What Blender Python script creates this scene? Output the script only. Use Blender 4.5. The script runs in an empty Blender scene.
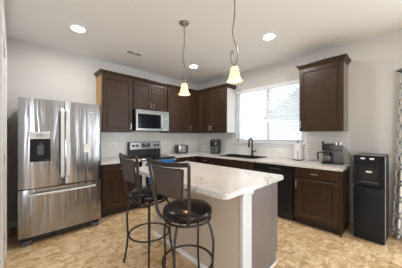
import bpy, bmesh, math, random
from mathutils import Vector, Matrix
random.seed(7)
C = bpy.context.scene.collection
S = bpy.context.scene
PI = math.pi

# ------------------------------------------------------------------ camera, world, lights, exposure
CH = 2.78                                             # ceiling height
cam_d = bpy.data.cameras.new('camera'); cam = bpy.data.objects.new('camera', cam_d); C.objects.link(cam)
cam.location = (-3.712, -3.966, 1.345)
cam.rotation_euler = (PI/2, 0, math.radians(46.08-90))
cam_d.sensor_width = 36; cam_d.lens = 193.8/402*36; cam_d.shift_y = 1.94/402; cam_d.clip_start = 0.02
S.camera = cam
S.view_settings.view_transform = 'Standard'; S.view_settings.look = 'None'
S.view_settings.exposure = 0.47; S.view_settings.gamma = 1.0; S.view_settings.use_curve_mapping = False
W = bpy.data.worlds.new('world'); S.world = W; W.use_nodes = True
bg = W.node_tree.nodes['Background']; bg.inputs[0].default_value = (0.90, 0.95, 1.0, 1); bg.inputs[1].default_value = 2.1

def area(name, loc, rot, sx, sy, power, col):
    l = bpy.data.lights.new(name, 'AREA'); l.shape = 'RECTANGLE'; l.size = sx; l.size_y = sy; l.energy = power; l.color = col
    o = bpy.data.objects.new(name, l); C.objects.link(o); o.location = loc; o.rotation_euler = rot; return o
# unseen fill lights added behind the photographer, and daylight of the patio door in the right wall
area('rear_fill_light', (-5.7, -7.9, 1.45), (PI/2, 0, 0), 3.4, 1.8, 95, (0.90, 0.95, 1.0))
area('fridge_streak_light', (-0.70, -7.9, 1.45), (PI/2, 0, 0), 0.5, 1.8, 10, (0.90, 0.95, 1.0))  # added to lay a bright streak on the right fridge door
area('patio_door_light', (-0.03, -5.3, 1.1), (PI/2, 0, PI/2), 1.7, 2.0, 36, (0.85, 0.93, 1.0))

# ------------------------------------------------------------------ materials
def nodes(m):
    m.use_nodes = True; nt = m.node_tree; return nt, nt.nodes['Principled BSDF']
def mat(name, col, rough=0.5, metal=0.0, noise=0.0, nscale=20, bump=0.0, coat=0.0, stretch=(1,1,1), spec=0.5, detail=4):
    m = bpy.data.materials.new(name); nt, b = nodes(m); L = nt.links
    b.inputs['Base Color'].default_value = (*col, 1); b.inputs['Roughness'].default_value = rough
    b.inputs['Metallic'].default_value = metal; b.inputs['Coat Weight'].default_value = coat
    b.inputs['Coat Roughness'].default_value = 0.2; b.inputs['Specular IOR Level'].default_value = spec
    if noise or bump:
        tc = nt.nodes.new('ShaderNodeTexCoord'); mp = nt.nodes.new('ShaderNodeMapping'); mp.inputs['Scale'].default_value = stretch
        n = nt.nodes.new('ShaderNodeTexNoise'); n.inputs['Scale'].default_value = nscale; n.inputs['Detail'].default_value = detail
        L.new(tc.outputs['Object'], mp.inputs[0]); L.new(mp.outputs[0], n.inputs['Vector'])
        if noise:
            r = nt.nodes.new('ShaderNodeValToRGB'); r.color_ramp.elements[0].position = 0.3; r.color_ramp.elements[1].position = 0.7
            r.color_ramp.elements[0].color = (*[c*(1-noise) for c in col], 1); r.color_ramp.elements[1].color = (*[min(1, c*(1+noise)) for c in col], 1)
            L.new(n.outputs['Fac'], r.inputs[0]); L.new(r.outputs[0], b.inputs['Base Color'])
        if bump:
            bp = nt.nodes.new('ShaderNodeBump'); bp.inputs['Strength'].default_value = bump; bp.inputs['Distance'].default_value = 0.01
            L.new(n.outputs['Fac'], bp.inputs['Height']); L.new(bp.outputs[0], b.inputs['Normal'])
    return m
def emit(name, col, strength):
    m = bpy.data.materials.new(name); nt, b = nodes(m); b.inputs['Base Color'].default_value = (*col, 1)
    b.inputs['Emission Color'].default_value = (*col, 1); b.inputs['Emission Strength'].default_value = strength; return m
def glass(name, col=(1,1,1), rough=0.0):
    m = bpy.data.materials.new(name); m.use_nodes = True; nt = m.node_tree; nt.nodes.clear()
    o = nt.nodes.new('ShaderNodeOutputMaterial'); mx = nt.nodes.new('ShaderNodeMixShader'); t = nt.nodes.new('ShaderNodeBsdfTransparent')
    g = nt.nodes.new('ShaderNodeBsdfGlossy'); g.inputs['Roughness'].default_value = rough; t.inputs[0].default_value = (*col, 1)
    mx.inputs[0].default_value = 0.08; nt.links.new(t.outputs[0], mx.inputs[1]); nt.links.new(g.outputs[0], mx.inputs[2]); nt.links.new(mx.outputs[0], o.inputs[0])
    return m
def math_node(nt, op, a, b=None, clamp=False):
    n = nt.nodes.new('ShaderNodeMath'); n.operation = op; n.use_clamp = clamp
    for i, v in ((0, a), (1, b)):
        if v is None: continue
        if isinstance(v, (int, float)): n.inputs[i].default_value = v
        else: nt.links.new(v, n.inputs[i])
    return n.outputs[0]
def mixc(nt, f, a, b):
    n = nt.nodes.new('ShaderNodeMix'); n.data_type = 'RGBA'
    for i, v in ((0, f), (6, a), (7, b)):
        if isinstance(v, (int, float)): n.inputs[i].default_value = v
        elif isinstance(v, tuple): n.inputs[i].default_value = (*v, 1)
        else: nt.links.new(v, n.inputs[i])
    return n.outputs[2]
def noise(nt, vec, scale, detail=4, rough=0.55, dist=0.0):
    n = nt.nodes.new('ShaderNodeTexNoise'); n.inputs['Scale'].default_value = scale; n.inputs['Detail'].default_value = detail
    n.inputs['Roughness'].default_value = rough; n.inputs['Distortion'].default_value = dist; nt.links.new(vec, n.inputs['Vector']); return n.outputs['Fac']
def smooth(nt, v, a, b):
    n = nt.nodes.new('ShaderNodeMapRange'); n.interpolation_type = 'SMOOTHSTEP'
    n.inputs[1].default_value = a; n.inputs[2].default_value = b; nt.links.new(v, n.inputs[0]); return n.outputs[0]
def objvec(nt, scale=(1,1,1), rot=(0,0,0)):
    tc = nt.nodes.new('ShaderNodeTexCoord'); mp = nt.nodes.new('ShaderNodeMapping'); mp.inputs['Scale'].default_value = scale; mp.inputs['Rotation'].default_value = rot
    nt.links.new(tc.outputs['Object'], mp.inputs[0]); return mp.outputs[0]

def floor_mat():
    m = bpy.data.materials.new('slate_look_floor'); nt, b = nodes(m); L = nt.links
    v = objvec(nt)
    # each tile turns its slate grain another way
    br = nt.nodes.new('ShaderNodeTexBrick'); br.offset = 0.0; br.inputs['Scale'].default_value = 1.0
    br.inputs['Brick Width'].default_value = 0.46; br.inputs['Row Height'].default_value = 0.46; br.inputs['Mortar Size'].default_value = 0.0035
    br.inputs['Mortar Smooth'].default_value = 0.3
    br.inputs['Color1'].default_value = (0,0,0,1); br.inputs['Color2'].default_value = (1,1,1,1); br.inputs['Mortar'].default_value = (.5,.5,.5,1)
    mp = nt.nodes.new('ShaderNodeMapping'); mp.inputs['Location'].default_value = (0.1, 0.05, 0); L.new(v, mp.inputs[0]); L.new(mp.outputs[0], br.inputs['Vector'])
    v2 = objvec(nt, (1.0, 1.5, 1), (0, 0, 0.9))
    cell = nt.nodes.new('ShaderNodeTexVoronoi'); cell.inputs['Scale'].default_value = 13; cell.inputs['Randomness'].default_value = 1
    wv = nt.nodes.new('ShaderNodeVectorMath'); wv.operation = 'ADD'
    nz = nt.nodes.new('ShaderNodeTexNoise'); nz.inputs['Scale'].default_value = 6; nz.inputs['Detail'].default_value = 5; L.new(v, nz.inputs['Vector'])
    sc = nt.nodes.new('ShaderNodeVectorMath'); sc.operation = 'SCALE'; sc.inputs['Scale'].default_value = 0.35; L.new(nz.outputs['Color'], sc.inputs[0])
    L.new(v2, wv.inputs[0]); L.new(sc.outputs[0], wv.inputs[1]); L.new(wv.outputs[0], cell.inputs['Vector'])
    cc = nt.nodes.new('ShaderNodeSeparateColor'); L.new(cell.outputs['Color'], cc.inputs[0])
    n1 = noise(nt, wv.outputs[0], 18, 7, 0.7, 0.9); n2 = noise(nt, v, 2.6, 4)
    f = math_node(nt, 'ADD', math_node(nt, 'MULTIPLY', cc.outputs[0], 0.45), math_node(nt, 'MULTIPLY', n1, 0.75))
    f = math_node(nt, 'ADD', f, math_node(nt, 'MULTIPLY', n2, 0.28))
    c2 = nt.nodes.new('ShaderNodeTexVoronoi'); c2.inputs['Scale'].default_value = 34; L.new(wv.outputs[0], c2.inputs['Vector'])
    s2 = nt.nodes.new('ShaderNodeSeparateColor'); L.new(c2.outputs['Color'], s2.inputs[0])
    f = math_node(nt, 'ADD', f, math_node(nt, 'MULTIPLY', math_node(nt, 'SUBTRACT', s2.outputs[1], 0.35), 0.26))
    r = nt.nodes.new('ShaderNodeValToRGB'); e = r.color_ramp.elements
    e[0].position = 0.42; e[0].color = (0.40, 0.235, 0.105, 1); e[1].position = 1.12/1.12; e[1].color = (0.84, 0.66, 0.44, 1)
    for p, c in ((0.60, (0.58, 0.37, 0.18)), (0.76, (0.67, 0.465, 0.26)), (0.88, (0.75, 0.55, 0.335))):
        x = e.new(p); x.color = (*c, 1)
    L.new(f, r.inputs[0])
    col = mixc(nt, math_node(nt, 'MULTIPLY', br.outputs['Fac'], 0.5), r.outputs[0], (0.36, 0.25, 0.14))
    L.new(col, b.inputs['Base Color']); b.inputs['Roughness'].default_value = 0.42
    bp = nt.nodes.new('ShaderNodeBump'); bp.inputs['Strength'].default_value = 0.12; bp.inputs['Distance'].default_value = 0.004; L.new(f, bp.inputs['Height']); L.new(bp.outputs[0], b.inputs['Normal'])
    return m
def quartz_mat(name, base, vein, amount):
    m = bpy.data.materials.new(name); nt, b = nodes(m)
    v = objvec(nt)
    n = noise(nt, v, 2.3, 6, 0.6, 1.1)
    line = math_node(nt, 'ABSOLUTE', math_node(nt, 'SUBTRACT', n, 0.5))
    vn = smooth(nt, line, 0.012, 0.0)
    n3 = noise(nt, v, 3.5, 3); vn = math_node(nt, 'MULTIPLY', vn, smooth(nt, n3, 0.47, 0.62))
    cloud = smooth(nt, noise(nt, v, 5, 5), 0.45, 0.75)
    c = mixc(nt, math_node(nt, 'MULTIPLY', cloud, 0.22), base, tuple(x*0.72 for x in base))
    c = mixc(nt, math_node(nt, 'MULTIPLY', vn, amount), c, vein)
    nt.links.new(c, b.inputs['Base Color']); b.inputs['Roughness'].default_value = 0.16
    return m
def steel_mat(name, col=(0.37,0.37,0.38), rough=0.20, wave=0.24):
    m = bpy.data.materials.new(name); nt, b = nodes(m); L = nt.links
    b.inputs['Base Color'].default_value = (*col, 1); b.inputs['Metallic'].default_value = 1; b.inputs['Roughness'].default_value = rough
    v = objvec(nt, (1, 1, 0.09)); n = noise(nt, v, 9.0, 2, 0.5, 0.5)
    v3 = objvec(nt, (1, 1, 40)); n3 = noise(nt, v3, 30, 2)
    h = math_node(nt, 'ADD', n, math_node(nt, 'MULTIPLY', n3, 0.004))
    bp = nt.nodes.new('ShaderNodeBump'); bp.inputs['Strength'].default_value = wave; bp.inputs['Distance'].default_value = 0.06
    L.new(h, bp.inputs['Height']); L.new(bp.outputs[0], b.inputs['Normal'])
    return m
def wood_mat(name, col, rough=0.36, coat=0.25, amt=0.28):
    m = bpy.data.materials.new(name); nt, b = nodes(m)
    v = objvec(nt, (9, 9, 0.7)); n = noise(nt, v, 5, 6, 0.65, 0.5)
    c = mixc(nt, smooth(nt, n, 0.3, 0.7), tuple(x*(1-amt) for x in col), tuple(x*(1+amt) for x in col))
    nt.links.new(c, b.inputs['Base Color']); b.inputs['Roughness'].default_value = rough; b.inputs['Specular IOR Level'].default_value = 0.35; b.inputs['Coat Weight'].default_value = coat; b.inputs['Coat Roughness'].default_value = 0.25
    return m
def tile_mat():
    m = bpy.data.materials.new('backsplash_tile'); nt, b = nodes(m); L = nt.links
    tc = nt.nodes.new('ShaderNodeTexCoord'); sp = nt.nodes.new('ShaderNodeSeparateXYZ'); L.new(tc.outputs['Object'], sp.inputs[0])
    cb = nt.nodes.new('ShaderNodeCombineXYZ'); L.new(math_node(nt, 'ADD', sp.outputs[0], sp.outputs[1]), cb.inputs[0]); L.new(sp.outputs[2], cb.inputs[1])
    br = nt.nodes.new('ShaderNodeTexBrick'); br.offset = 0.5; br.inputs['Scale'].default_value = 1
    br.inputs['Brick Width'].default_value = 0.305; br.inputs['Row Height'].default_value = 0.1025; br.inputs['Mortar Size'].default_value = 0.003; br.inputs['Mortar Smooth'].default_value = 0.2
    br.inputs['Color1'].default_value = (0.78,0.765,0.73,1); br.inputs['Color2'].default_value = (0.795,0.775,0.745,1); br.inputs['Mortar'].default_value = (0.68,0.66,0.625,1)
    mp = nt.nodes.new('ShaderNodeMapping'); mp.inputs['Location'].default_value = (0.02, -0.0, 0); L.new(cb.outputs[0], mp.inputs[0]); L.new(mp.outputs[0], br.inputs['Vector'])
    L.new(br.outputs['Color'], b.inputs['Base Color']); b.inputs['Roughness'].default_value = 0.28
    bp = nt.nodes.new('ShaderNodeBump'); bp.invert = True; bp.inputs['Strength'].default_value = 0.3; bp.inputs['Distance'].default_value = 0.003; L.new(br.outputs['Fac'], bp.inputs['Height']); L.new(bp.outputs[0], b.inputs['Normal'])
    return m
def trellis_mat():
    m = bpy.data.materials.new('trellis_cloth'); nt, b = nodes(m); L = nt.links
    uv = nt.nodes.new('ShaderNodeUVMap'); sp = nt.nodes.new('ShaderNodeSeparateXYZ'); L.new(uv.outputs[0], sp.inputs[0])
    cu = math_node(nt, 'COSINE', math_node(nt, 'MULTIPLY', sp.outputs[0], 2*PI/0.15)); cv = math_node(nt, 'COSINE', math_node(nt, 'MULTIPLY', sp.outputs[1], 2*PI/0.21))
    s = math_node(nt, 'ADD', math_node(nt, 'ADD', cu, cv), math_node(nt, 'MULTIPLY', math_node(nt, 'MULTIPLY', cu, cv), 0.35))
    ln = smooth(nt, math_node(nt, 'ABSOLUTE', s), 0.42, 0.30)
    L.new(mixc(nt, ln, (0.86, 0.86, 0.85), (0.15, 0.16, 0.175)), b.inputs['Base Color']); b.inputs['Roughness'].default_value = 0.9
    return m

M = {}
M['wall'] = mat('greige_paint', (0.64, 0.625, 0.605), 0.85, noise=0.02, nscale=60, bump=0.04)
M['ceil'] = mat('ceiling_paint', (0.88, 0.88, 0.875), 0.9, noise=0.02, nscale=40, bump=0.06)
M['white'] = mat('white_trim_paint', (0.87, 0.875, 0.88), 0.45, noise=0.01, nscale=30)
M['floor'] = floor_mat()
M['post'] = mat('dimmed_post_white', (0.66, 0.675, 0.69), 0.5, noise=0.01, nscale=30)  # trim white darkened for the post, to offset its overexposure
M['tile'] = tile_mat()
M['quartz'] = quartz_mat('white_quartz', (0.74, 0.72, 0.69), (0.30, 0.27, 0.25), 0.7)
M['quartz_isl'] = quartz_mat('veined_quartz', (0.66, 0.65, 0.645), (0.16, 0.10, 0.07), 1.0)
M['wood'] = wood_mat('espresso_wood', (0.040, 0.0195, 0.010), 0.38, 0.12)
M['woodin'] = mat('toe_kick_wood', (0.02, 0.013, 0.01), 0.6, noise=0.1)
M['maple'] = wood_mat('maple_laminate', (0.46, 0.26, 0.055), 0.4, 0.2, 0.08)
M['pale'] = mat('window_glow_laminate', (0.74, 0.73, 0.71), 0.25, noise=0.02, nscale=12, coat=0.4)  # window glow and blind reflection put into the cabinet end's colour
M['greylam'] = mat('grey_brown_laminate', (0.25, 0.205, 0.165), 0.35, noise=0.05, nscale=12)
M['panel'] = mat('island_end_panel', (0.165, 0.136, 0.130), 0.34, noise=0.08, nscale=9, coat=0.15, stretch=(3, 3, 0.5))
M['knee'] = mat('island_wall_paint', (0.58, 0.49, 0.40), 0.8, noise=0.02, nscale=50)
M['steel'] = steel_mat('stainless_steel')
M['steel2'] = mat('brushed_stainless', (0.50, 0.49, 0.48), 0.3, 1, noise=0.06, nscale=40, stretch=(0.2, 0.2, 6))
M['handle'] = mat('satin_steel_handle', (0.74, 0.74, 0.74), 0.5, 0.35, noise=0.03)
M['nickel'] = mat('brushed_nickel', (0.60, 0.57, 0.53), 0.28, 1, noise=0.05, nscale=60)
M['pendmetal'] = mat('pendant_nickel', (0.36, 0.335, 0.31), 0.32, 0.9, noise=0.05, nscale=60)
M['black'] = mat('black_plastic', (0.014, 0.014, 0.016), 0.35, noise=0.1, nscale=60)
M['dwblack'] = mat('satin_black_enamel', (0.010, 0.010, 0.012), 0.42, noise=0.06, nscale=40, spec=0.3)
M['blackg'] = mat('black_glass', (0.008, 0.009, 0.012), 0.10, noise=0.05, spec=0.4)
M['navyblk'] = mat('charcoal_cooler_plastic', (0.009, 0.012, 0.019), 0.36, noise=0.06, nscale=50, spec=0.3)
M['grey'] = mat('dark_grey_plastic', (0.09, 0.09, 0.095), 0.45, noise=0.05)
M['iron'] = mat('bronze_black_iron', (0.034, 0.027, 0.024), 0.42, 0.3, noise=0.15, nscale=80)
M['leather'] = mat('dark_brown_leather', (0.006, 0.004, 0.006), 0.25, noise=0.15, nscale=70, bump=0.08, spec=0.35)
M['vinyl'] = mat('grey_brown_vinyl', (0.066, 0.051, 0.047), 0.6, noise=0.08, nscale=120, bump=0.1)
M['frost'] = emit('frosted_shade', (1.0, 0.75, 0.40), 0.62)
M['bulb'] = emit('warm_bulb', (1.0, 0.76, 0.46), 340.0)
M['led'] = emit('recessed_lamp_glow', (1.0, 0.965, 0.92), 230.0)
M['canwhite'] = mat('lamp_trim_white', (0.82, 0.80, 0.77), 0.5, noise=0.01)
M['ventgrey'] = mat('vent_grey', (0.30, 0.28, 0.25), 0.6, noise=0.05)
M['paper'] = mat('white_paper', (0.84, 0.83, 0.81), 0.85, noise=0.02, nscale=90, bump=0.05)
M['blue'] = mat('blue_terry_cloth', (0.022, 0.15, 0.42), 0.85, noise=0.15, nscale=160, bump=0.3)
M['slat'] = mat('white_blind_slat', (0.84, 0.85, 0.86), 0.45, noise=0.01)
M['glass'] = glass('clear_glass', (0.96, 0.985, 0.98))
M['carafe'] = glass('carafe_glass', (0.62, 0.60, 0.58), 0.02)
M['sink'] = mat('black_granite_sink', (0.012, 0.012, 0.012), 0.45, noise=0.3, nscale=300)
M['trellis'] = trellis_mat()
M['snow'] = mat('snowy_ground', (0.85, 0.86, 0.88), 0.9, noise=0.04, nscale=3)
M['siding'] = mat('pale_house_siding', (0.72, 0.72, 0.71), 0.8, noise=0.04, nscale=3)
M['shingle'] = mat('grey_roof_shingle', (0.42, 0.42, 0.42), 0.9, noise=0.15, nscale=9)
M['bark'] = mat('bare_tree_bark', (0.50, 0.50, 0.50), 0.9, noise=0.2, nscale=14)
M['keypad'] = mat('keypad_glass_glare', (0.30, 0.36, 0.37), 0.12, noise=0.03, coat=0.5)  # bluish glare on the microwave panel put into the keypad colour
M['display'] = emit('clock_display', (0.10, 0.16, 0.20), 0.25)
M['lcd'] = mat('grey_panel_print', (0.30, 0.32, 0.34), 0.3, noise=0.02)

# ------------------------------------------------------------------ mesh helpers
class MB:
    def __init__(s): s.bm = bmesh.new(); s.uv = None
    def box(s, x0, x1, y0, y1, z0, z1, bev=0.0, seg=1):
        x0, x1 = min(x0, x1), max(x0, x1); y0, y1 = min(y0, y1), max(y0, y1); z0, z1 = min(z0, z1), max(z0, z1)
        r = bmesh.ops.create_cube(s.bm, size=1.0); vs = r['verts']
        for v in vs: v.co = Vector((x0+(v.co.x+.5)*(x1-x0), y0+(v.co.y+.5)*(y1-y0), z0+(v.co.z+.5)*(z1-z0)))
        if bev > 0:
            es = list({e for v in vs for e in v.link_edges})
            bmesh.ops.bevel(s.bm, geom=es, offset=min(bev, .45*min(x1-x0, y1-y0, z1-z0)), segments=seg, affect='EDGES', profile=0.5)
        return s
    def lathe(s, prof, cx=0, cy=0, n=28, close=True):
        rings = []
        for r, z in prof:
            rings.append([s.bm.verts.new((cx+r*math.cos(2*PI*i/n), cy+r*math.sin(2*PI*i/n), z)) for i in range(n)] if r > 1e-6 else [s.bm.verts.new((cx, cy, z))])
        for a, b in zip(rings, rings[1:]):
            for i in range(n):
                j = (i+1) % n
                if len(a) > 1 and len(b) > 1: s.bm.faces.new((a[i], a[j], b[j], b[i]))
                elif len(a) > 1: s.bm.faces.new((a[i], a[j], b[0]))
                elif len(b) > 1: s.bm.faces.new((a[0], b[j], b[i]))
        if close:
            if len(rings[0]) > 1: s.bm.faces.new(list(reversed(rings[0])))
            if len(rings[-1]) > 1: s.bm.faces.new(rings[-1])
        return s
    def cyl(s, c, r, h, axis='z', n=20, r2=None):
        m = Matrix.Translation(c)
        if axis == 'x': m = m @ Matrix.Rotation(PI/2, 4, 'Y')
        if axis == 'y': m = m @ Matrix.Rotation(-PI/2, 4, 'X')
        bmesh.ops.create_cone(s.bm, cap_ends=True, segments=n, radius1=r, radius2=r if r2 is None else r2, depth=h, matrix=m); return s
    def sphere(s, c, r, sc=(1,1,1), n=16):
        bmesh.ops.create_uvsphere(s.bm, u_segments=n, v_segments=n//2, radius=r, matrix=Matrix.Translation(c) @ Matrix.Diagonal((*sc, 1))); return s
    def tube(s, pts, r, n=8, closed=False, smooth=0, rect=None):
        P = [Vector(p) for p in pts]
        for _ in range(smooth):
            Q = []
            k = len(P)
            for i in range(k if closed else k-1):
                a, b = P[i], P[(i+1) % k]; Q += [a*.75+b*.25, a*.25+b*.75]
            if not closed: Q = [P[0]] + Q[1:-1] + [P[-1]]
            P = Q
        k = len(P); rings = []; up = None
        R = r if isinstance(r, (list, tuple)) else None
        for i in range(k):
            t = (P[(i+1) % k]-P[i-1]) if closed or 0 < i < k-1 else (P[1]-P[0] if i == 0 else P[-1]-P[-2])
            t.normalize()
            if up is None:
                up = Vector((0,0,1)) if abs(t.z) < .9 else Vector((1,0,0))
            x = up - t*up.dot(t); x.normalize(); up = x; y = t.cross(x)
            rr = (R[0]+(R[-1]-R[0])*i/(k-1)) if R else r
            if rect: offs = [(rect[0], rect[1]), (-rect[0], rect[1]), (-rect[0], -rect[1]), (rect[0], -rect[1])]
            else: offs = [(rr*math.cos(2*PI*j/n), rr*math.sin(2*PI*j/n)) for j in range(n)]
            rings.append([s.bm.verts.new(P[i]+x*a+y*b) for a, b in offs])
        m = len(rings[0])
        for i in range(k if closed else k-1):
            a, b = rings[i], rings[(i+1) % k]
            for j in range(m): s.bm.faces.new((a[j], a[(j+1) % m], b[(j+1) % m], b[j]))
        if not closed: s.bm.faces.new(list(reversed(rings[0]))); s.bm.faces.new(rings[-1])
        return s
    def prism(s, poly, z0, z1, bev=0.0, seg=2):
        a = [s.bm.verts.new((x, y, z0)) for x, y in poly]; b = [s.bm.verts.new((x, y, z1)) for x, y in poly]; n = len(poly)
        fs = [s.bm.faces.new(list(reversed(a))), s.bm.faces.new(b)]
        for i in range(n): fs.append(s.bm.faces.new((a[i], a[(i+1) % n], b[(i+1) % n], b[i])))
        if bev:
            es = [e for e in fs[1].edges]+[e for e in fs[0].edges]
            bmesh.ops.bevel(s.bm, geom=es, offset=bev, segments=seg, affect='EDGES', profile=0.5)
        return s
    def sweep_front(s, prof, x0, x1, d, left, right):
        # moulding profile (out, up) along a cabinet's front edge at y=-d with optional returns to the wall
        rows = []
        for o, u in prof:
            pts = []
            if left: pts += [(x0-o, -0.001), (x0-o, -d-o)]
            else: pts += [(x0, -d-o)]
            if right: pts += [(x1+o, -d-o), (x1+o, -0.001)]
            else: pts += [(x1, -d-o)]
            rows.append([s.bm.verts.new((x, y, u)) for x, y in pts])
        k = len(rows); m = len(rows[0])
        for i in range(k):
            a, b = rows[i], rows[(i+1) % k]
            for j in range(m-1): s.bm.faces.new((a[j], a[j+1], b[j+1], b[j]))
        s.bm.faces.new([r[0] for r in rows]); s.bm.faces.new([r[-1] for r in reversed(rows)])
        return s
    def build(s, name, m, parent=None, sm=False, ang=35):
        bmesh.ops.recalc_face_normals(s.bm, faces=s.bm.faces[:])
        me = bpy.data.meshes.new(name); s.bm.to_mesh(me); s.bm.free()
        me.materials.append(m)
        if sm:
            for p in me.polygons: p.use_smooth = True
            try: me.set_sharp_from_angle(angle=math.radians(ang))
            except Exception: pass
        o = bpy.data.objects.new(name, me); C.objects.link(o)
        if parent is not None: o.parent = parent
        return o
def thing(name, label, cat, loc=(0,0,0), rz=0.0, group=None):
    o = bpy.data.objects.new(name, None); C.objects.link(o); o.location = loc; o.rotation_euler = (0,0,rz)
    o.empty_display_size = 0.1; o['label'] = label; o['category'] = cat
    if group: o['group'] = group
    return o
def tag(o, label, cat, group=None, kind=None):
    o['label'] = label; o['category'] = cat
    if group: o['group'] = group
    if kind: o['kind'] = kind
    return o
def struct(o, label, cat): return tag(o, label, cat, kind='structure')

# ------------------------------------------------------------------ the room
WX0, WX1, WZ0, WZ1 = -2.735, -1.275, 1.215, 2.375            # kitchen window opening (y from, y to, z)
PY0, PY1, PZ1 = -6.2, -4.35, 2.08                             # patio door opening
XL = -3.79                                                   # left wall plane
mb = MB(); mb.box(-8, 0.14, -8, 0.14, -0.1, 0.0); struct(mb.build('floor', M['floor']), 'tan and brown slate look tiled floor', 'floor')
mb = MB(); mb.box(-8, 0.14, -8, 0.14, CH, CH+0.1); struct(mb.build('ceiling', M['ceil']), 'flat greige painted ceiling with recessed lamps', 'ceiling')
mb = MB(); mb.box(-8, 0.14, 0, 0.14, 0, CH); struct(mb.build('wall_back', M['wall']), 'greige wall behind the fridge and the range', 'wall')
mb = MB()
mb.box(0, 0.14, WX1, 0, 0, CH).box(0, 0.14, WX0, WX1, 0, WZ0).box(0, 0.14, WX0, WX1, WZ1, CH).box(0, 0.14, PY1, WX0, 0, CH)
mb.box(0, 0.14, PY0, PY1, PZ1, CH).box(0, 0.14, -8, PY0, 0, CH)
struct(mb.build('wall_right', M['wall']), 'greige wall holding the blind covered window above the sink', 'wall')
DY0, DY1, DZ = -1.86, -1.00, 2.2
mb = MB(); mb.box(XL-0.12, XL, DY1, 0, 0, CH).box(XL-0.12, XL, DY0, DY1, DZ, CH).box(XL-0.12, XL, -2.1, DY0, 0, CH)
struct(mb.build('wall_left', M['wall']), 'short wall at the left edge holding the white door', 'wall')
# living room shell behind the photographer
mb = MB(); mb.box(-8, -7.4, -8.14, -8, 0, CH).box(-7.4, -4.0, -8.14, -8, 0, 0.55).box(-7.4, -4.0, -8.14, -8, 2.35, CH).box(-4.0, -0.95, -8.14, -8, 0, CH).box(-0.95, -0.45, -8.14, -8, 0, 0.55).box(-0.95, -0.45, -8.14, -8, 2.35, CH).box(-0.45, 0.14, -8.14, -8, 0, CH)  # openings added for fill light and streaks in the steel
struct(mb.build('wall_front', M['wall']), 'greige living room wall with added window openings', 'wall')
mb = MB(); mb.box(-8.14, -8, -8, 0.14, 0, CH)
struct(mb.build('wall_far_left', M['wall']), 'greige living room wall far to the left', 'wall')

# white door and casing in the left wall
d1 = thing('door_1', 'white panelled door with white casing at the left edge', 'door', (XL, DY1, 0)); d1['kind'] = 'structure'
mb = MB(); w = 0.075
mb.box(-0.01, 0.018, 0, w, 0, DZ+w, 0.004).box(-0.01, 0.018, DY0-DY1-w, DY0-DY1, 0, DZ+w, 0.004).box(-0.01, 0.018, DY0-DY1, 0, DZ, DZ+w, 0.004)
mb.box(-0.12, 0.0, -0.018, 0, 0, DZ).box(-0.12, 0.0, DY0-DY1, DY0-DY1+0.018, 0, DZ).box(-0.12, 0.0, DY0-DY1, 0, DZ-0.018, DZ)
mb.build('casing', M['white'], d1)
mb = MB(); mb.box(-0.05, -0.003, DY0-DY1+0.022, -0.022, 0.008, DZ-0.022, 0.002)
for z0, z1 in ((0.2, 0.9), (1.05, 2.0)):
    for y0, y1 in ((-0.76, -0.46), (-0.40, -0.11)):
        mb.box(-0.006, 0.001, y0, y1, z0, z1, 0.003)
mb.build('door_leaf', M['white'], d1)
for z in (0.25, 1.1, 1.95):
    mb = MB(); mb.cyl((-0.003, -0.02, z), 0.007, 0.09); mb.build('hinge', M['nickel'], d1, True)

# baseboards
def baseboard(name, boxes, label):
    mb = MB()
    for b in boxes: mb.box(*b, 0.004)
    struct(mb.build(name, M['white']), label, 'baseboard')
baseboard('baseboard_right', [(-0.016, -0.0005, PY1+0.08, -3.42, 0.0, 0.09), (-0.016, -0.0005, -7.99, PY0-0.08, 0, 0.09)], 'white baseboard behind the water cooler')
baseboard('baseboard_back', [(XL+0.002, -2.76, -0.016, -0.0005, 0.0, 0.09)], 'white baseboard behind the fridge')
baseboard('baseboard_left', [(XL+0.0005, XL+0.016, DY1+0.08, -0.018, 0, 0.09)], 'short white baseboard beside the fridge on the left wall')

# backsplash tile (two walls)
CT = 0.92                                                     # counter top height
mb = MB(); mb.box(-2.74, -0.0085, -0.008, -0.0005, CT+0.001, 1.418); struct(mb.build('trim_1', M['tile']), 'cream tile backsplash behind the range', 'backsplash')
mb = MB(); mb.box(-0.008, -0.0005, -3.405, -0.0005, CT+0.001, 1.14).box(-0.008, -0.0005, WX1+0.045, -0.0005, 1.14, 1.418).box(-0.008, -0.0005, -3.405, WX0-0.045, 1.14, 1.418)
struct(mb.build('trim_2', M['tile']), 'cream tile backsplash below the window', 'backsplash')

# kitchen window
wn = thing('window_1', 'wide white framed window above the sink', 'window', (0, (WX0+WX1)/2, WZ0)); wn['kind'] = 'structure'
hw = (WX1-WX0)/2; hz = WZ1-WZ0; f = 0.055
mb = MB(); mb.box(0.085, 0.13, -hw, -hw+f, 0, hz, .004).box(0.085, 0.13, hw-f, hw, 0, hz, .004).box(0.085, 0.13, -hw, hw, 0, f, .004).box(0.085, 0.13, -hw, hw, hz-f, hz, .004)
mb.build('window_frame', M['white'], wn)
mb = MB(); mb.box(0.08, 0.125, -0.03-0.035, -0.03+0.035, f, hz-f, .004); mb.build('mullion', M['white'], wn)
mb = MB(); mb.box(0.105, 0.110, -hw+f, hw-f, f, hz-f); mb.build('glass_pane', M['glass'], wn)
mb = MB(); mb.box(-0.045, 0.085, -hw-0.04, hw+0.04, -0.025, 0.0, .006).box(-0.02, -0.001, -hw-0.02, hw+0.02, -0.075, -0.026, .004); mb.build('window_sill', M['white'], wn)
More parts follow.
